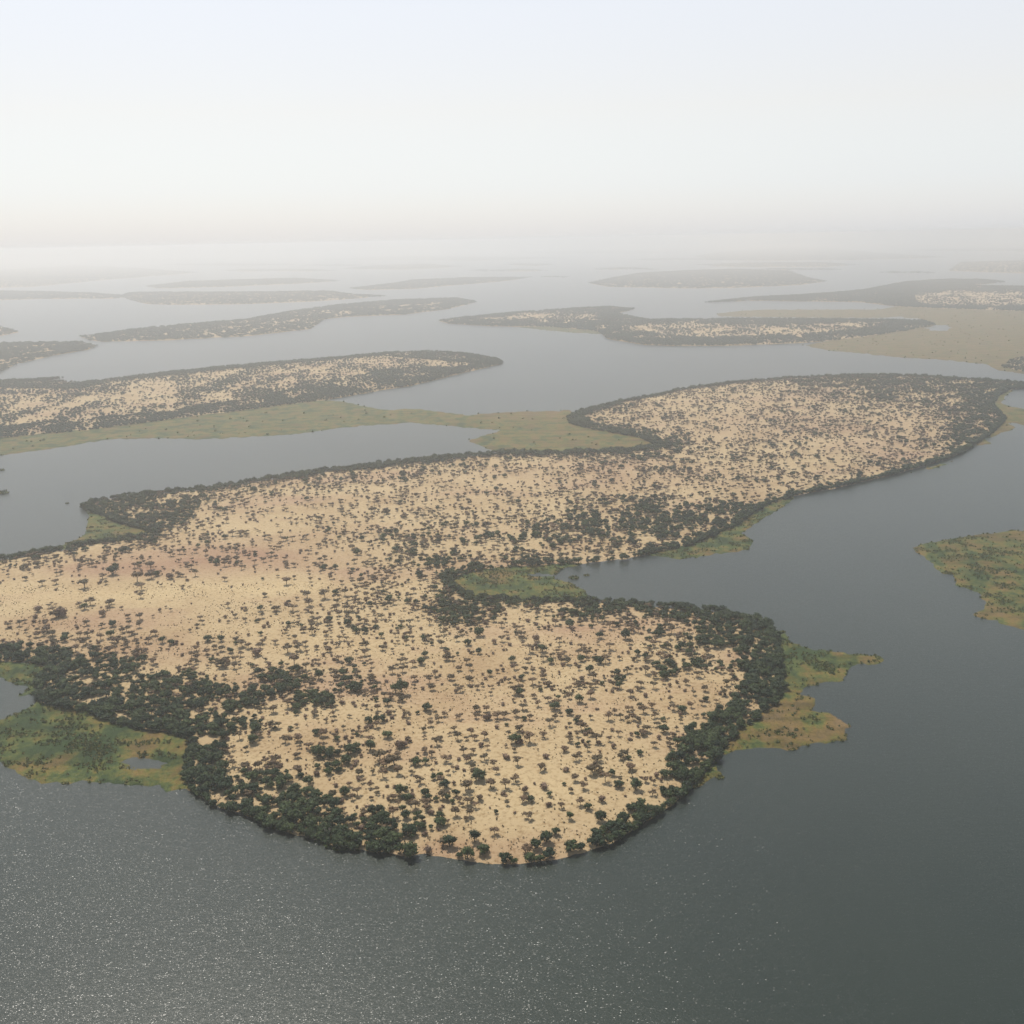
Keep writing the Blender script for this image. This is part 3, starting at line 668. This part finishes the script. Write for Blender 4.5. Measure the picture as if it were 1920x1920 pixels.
for key in tuple('S%02d' % k for k in range(17))+('I14','I15','I16','I8','I8B','I9','I9B','I17','I19','I21'):
    spread(key, 30, cov_poly([], 20, .6, .85), grove=True)

# ------------------------------------------------------------------ the 300 largest of each kind stand as things of their own
NAMES = {'shore': ('shore_tree', 'tree', 'dark green trees of the shore woods', 'dark green round tree'),
         'thorn': ('thorn_tree', 'tree', 'olive thorn trees on the sand', 'olive thorn tree'),
         'shrub': ('dry_shrub', 'shrub', 'grey brown dry shrubs', 'grey brown dry shrub')}
MARKS_NAMED = [(800,1606,'the bare southern beach'),(1245,1378,'the dark double bush'),(360,1392,'the pond marsh corner'),
 (270,1432,'the marsh pond'),(60,1262,'the left inlet'),(1465,1310,'the east marsh neck'),(1455,1185,'the north-east shore bend'),(1000,1090,'the green cove marsh'),
 (850,1090,'the head of the cove'),(1300,1030,'the cove mouth marsh'),(1350,1458,'the bush in water'),(898,1475,'the widest dark bush'),(966,1405,'the large paired bushes'),
 (613,1572,'the bleached dead tree'),(400,1300,'the left grove'),(213,1086,'the low left dark bush'),(115,1165,'the tall grey bush at left'),(1000,1622,'the southern tip'),
 (1200,1384,'the forked bare shrub'),(480,1240,'the broad grey bush'),(753,1312,'the long dark bush'),(1173,1206,'the wide north-east tree'),
 (1340,1430,'the small east marsh'),(700,1180,'the sandy island waist'),(500,1530,'the south-west shore bend'),(1210,1545,'the south-east shore bend'),(640,1450,'the left sand thicket')]
LOOK = {'shore': 'dark green round tree', 'thorn': 'olive thorn tree', 'shrub': 'grey brown shrub'}
ORD = ['nearest', 'second nearest', 'third nearest', 'fourth nearest', 'fifth nearest', 'sixth nearest', 'seventh nearest', 'eighth nearest', 'ninth nearest', 'tenth nearest', 'eleventh nearest', 'twelfth nearest',
       'thirteenth nearest', 'fourteenth nearest', 'fifteenth nearest', 'sixteenth nearest', 'seventeenth nearest', 'eighteenth nearest', 'nineteenth nearest', 'twentieth nearest']
DIRS = ['right of', 'above right of', 'above', 'above left of', 'left of', 'below left of', 'below', 'below right of']
named = []
def give_labels():
    """each tree is told by its kind and its place beside a feature one can find"""
    cells = {}
    for root, kd, px, py, w in named:
        b = min(MARKS_NAMED, key=lambda m: math.hypot((m[0]-px), (m[1]-py)*1.6))
        a = math.degrees(math.atan2(-(py-b[1])*1.6, px-b[0])) % 360
        sz = 'small ' if w < 13 else ('large ' if w > 24 else 'mid-sized ')
        cells.setdefault((b, DIRS[int((a+22.5)//45) % 8], sz+LOOK[kd]), []).append((math.hypot(px-b[0], (py-b[1])*1.6), id(root), root))
    for (b, dr, lk), l in cells.items():
        l.sort(key=lambda t: t[:2])
        for k, (_, _, root) in enumerate(l):
            one = ORD[k] if k < len(ORD) else 'one of the outermost'
            root['label'] = ('%s %s %s %s' % (one, lk, dr, b[2])) if len(l) > 1 else ('%s %s %s' % (lk, dr, b[2]))
def individual(kind, x, y, z, s, rot, v):
    nm, cat, grp, _ = NAMES[kind]; pxc, pyc = project(np.array([x]), np.array([y]), z+1.5*s)
    w = NOM[kind]*s*FPX/float(depth_of(pxc, pyc)[0])
    root = bpy.data.objects.new(nm, None); root.empty_display_size = 0.5; COL.objects.link(root)
    root.location = (x, y, z); root.rotation_euler = (0, 0, rot); root.scale = (s, s, s*random.uniform(.85, 1.1))
    tag(root, None, cat, grp); named.append((root, kind, float(pxc[0]), float(pyc[0]), w))
    t, c = PARTS[kind, v]
    for pn, me in (('trunk' if kind != 'shrub' else 'stems', t), ('crown', c)):
        o = bpy.data.objects.new(pn, me); COL.objects.link(o); o.parent = root
rest = []
for kd in ('shore', 'thorn', 'shrub'):
    fx = [f for f in fixed if f[0] == kd]
    X = np.concatenate([p[1] for p in plants if p[0] == kd]); Y = np.concatenate([p[2] for p in plants if p[0] == kd])
    Z = np.concatenate([p[3] for p in plants if p[0] == kd]); S = np.concatenate([p[4] for p in plants if p[0] == kd])
    px, py = project(X, Y); dep = np.sqrt(X**2+Y**2+H*H); w = S*NOM[kd]/dep*((px > 5) & (px < 1915))
    o = np.argsort(-w); n = 300-len(fx); top, low = o[:n], o[n:]
    for f in fx: individual(kd, f[1], f[2], f[3], f[4], random.uniform(0, 6.28), random.randrange(NVAR))
    for i in top: individual(kd, X[i], Y[i], Z[i], S[i], random.uniform(0, 6.28), random.randrange(NVAR))
    n = len(low)
    lab = {'shore': 'dark green woods lining the shores and hollows of the sandy islands', 'thorn': 'olive thorn trees dotted over the sandy islands behind', 'shrub': 'grey brown shrubs dotted over the sandy islands behind'}[kd]
    gn_scatter({'shore': 'shore_woods', 'thorn': 'thorn_scrub', 'shrub': 'dry_scrub'}[kd], SRC[kd], X[low], Y[low], Z[low], S[low], rng.uniform(0, 6.28, n), rng.integers(0, NVAR, n), lab)
    print(kd, n)
give_labels()
for p in plants:
    if p[0] == 'grove':
        n = len(p[1]); gn_scatter('distant_woods', SRC['grove'], p[1], p[2], p[3], p[4], rng.uniform(0, 6.28, n), rng.integers(0, 6, n), 'hazy far-off woods covering a distant island')
        print('grove', p[5], n)

# grass tufts on the near sand
L = LD['MAIN']; gx, gy = jitter_points(L, 2.2); px, py = project(gx, gy)
k = (py > 1100) & (rng.random(len(gx)) < 0.34*np.clip(3.0*(fbm(gx/18, gy/18, 31, 4)-0.33), 0.05, 1)); gx, gy = gx[k], gy[k]; n = len(gx)
gn_scatter('dry_grass_tufts', SRC['tuft'], gx, gy, height(L, gx, gy), rng.uniform(.5, 1.6, n), rng.uniform(0, 6.28, n), rng.integers(0, 5, n), 'tiny dry grass tufts speckling the pale sand')
print('tufts', n)
# reeds on the marshes
for key in MARSHES:
    L = LD[key]; near = key not in ('M7', 'M8', 'M8B', 'M9', 'M10')
    gx, gy = jitter_points(L, 1.6 if near else 5.0); d = edge_dist(L['poly'], gx, gy); z = height(L, gx, gy)+0.02
    f = fbm(gx/17, gy/8, 41, 4); ppx, ppy = project(gx, gy); dr = dryness(key, ppx, ppy)
    p = np.clip(4*(f-0.46-dr*0.6), 0.03, 1)*(0.5 if near else .04)
    p = np.where((d < 2.5) & (fbm(gx/9, gy/9, 77, 3) > .55), 0.6, p)
    k = (rng.random(len(gx)) < p) & (z > 0); n = k.sum()
    gn_scatter('reed_bed', SRC['reed'], gx[k], gy[k], z[k], rng.uniform(.5, 1.45, n)*(1 if near else 2.0), rng.uniform(0, 6.28, n), rng.integers(0, 5, n), 'reed clumps growing on the marsh')
    print('reeds', key, n)

# single reed clumps standing in open water
SINGLE = [(1076,1084,20,'dark reed clump in the water of the cove, the left of two'),(1100,1079,12,'smaller reed clump in the water of the cove, right of the other'),
 (1350,1458,18,'dark bush standing in water off the small green marsh'),(2,882,14,'small reed clump in water at the left edge, the upper one'),(4,925,26,'reed patch in water at the left edge, below a smaller one'),
 (126,944,8,'tiny reed clump off the tip of the left peninsula')]
for px_, py_, w, lab in SINGLE:
    x, y = unproject(np.array([px_]), np.array([py_])); s = w/FPX*float(depth_of(np.array([px_]), np.array([py_]))[0])/2
    root = bpy.data.objects.new('reed_clump', None); COL.objects.link(root); root.location = (x[0], y[0], 0.05); tag(root, lab, 'reeds', 'reed clumps standing in open water')
    for k in range(5):
        o = bpy.data.objects.new('reed_tuft', PARTS['reed', k][1]); COL.objects.link(o); o.parent = root
        a = k*1.256+.4; o.location = (math.cos(a)*s*.55, math.sin(a)*s*.4, 0); o.scale = (s*.55, s*.5, s*.45); o.rotation_euler = (0, 0, k*2.1)
# dead trees
for i, (px_, py_, hgt, lab) in enumerate([(613,1572,5.5,'bleached dead tree standing at the south-west shore before dark trees'),(1202,1384,3.6,'dark forked bare shrub alone on pale sand at the right')]):
    t, _ = plant('bare', 5+i*3); x, y = unproject(np.array([px_]), np.array([py_]))
    z = float(height(LD['MAIN'], x, y)[0]); m = SNAG if i == 0 else BARK
    V, F = t; nt_ = 1; root = bpy.data.objects.new('dead_tree', None); COL.objects.link(root); root.location = (x[0], y[0], max(z, 0)); s = hgt/3.3; root.scale = (s, s, s)
    tag(root, lab, 'dead tree')
    for nm, fs in (('trunk', F[:6]), ('limbs', F[6:])):
        ids = sorted({i_ for f in fs for i_ in f}); mp = {a: b for b, a in enumerate(ids)}
        o = bpy.data.objects.new(nm, mesh_from(nm, [V[a] for a in ids], [tuple(mp[a] for a in f) for f in fs], [m])); COL.objects.link(o); o.parent = root

# ------------------------------------------------------------------ haze
HS = 141000.0
V = [(sx*HS, sy*HS, z) for z in (-1.5, 306.0) for sx, sy in ((-1, -1), (1, -1), (1, 1), (-1, 1))]
F = [(0, 3, 2, 1), (4, 5, 6, 7), (0, 1, 5, 4), (1, 2, 6, 5), (2, 3, 7, 6), (3, 0, 4, 7)]
hm = bpy.data.materials.new('haze_air'); hm.use_nodes = True; t = hm.node_tree; t.nodes.clear()
ho = t.nodes.new('ShaderNodeOutputMaterial'); pv = t.nodes.new('ShaderNodeVolumePrincipled')
pv.inputs['Color'].default_value = (0.955, 0.96, 0.96, 1); pv.inputs['Density'].default_value = 1.7e-4; pv.inputs['Anisotropy'].default_value = 0.6
t.links.new(pv.outputs[0], ho.inputs['Volume'])
hz = bpy.data.objects.new('haze', mesh_from('haze', V, F, [hm])); COL.objects.link(hz)
tag(hz, 'pale dusty haze lying over the whole lake', 'haze', kind='stuff')
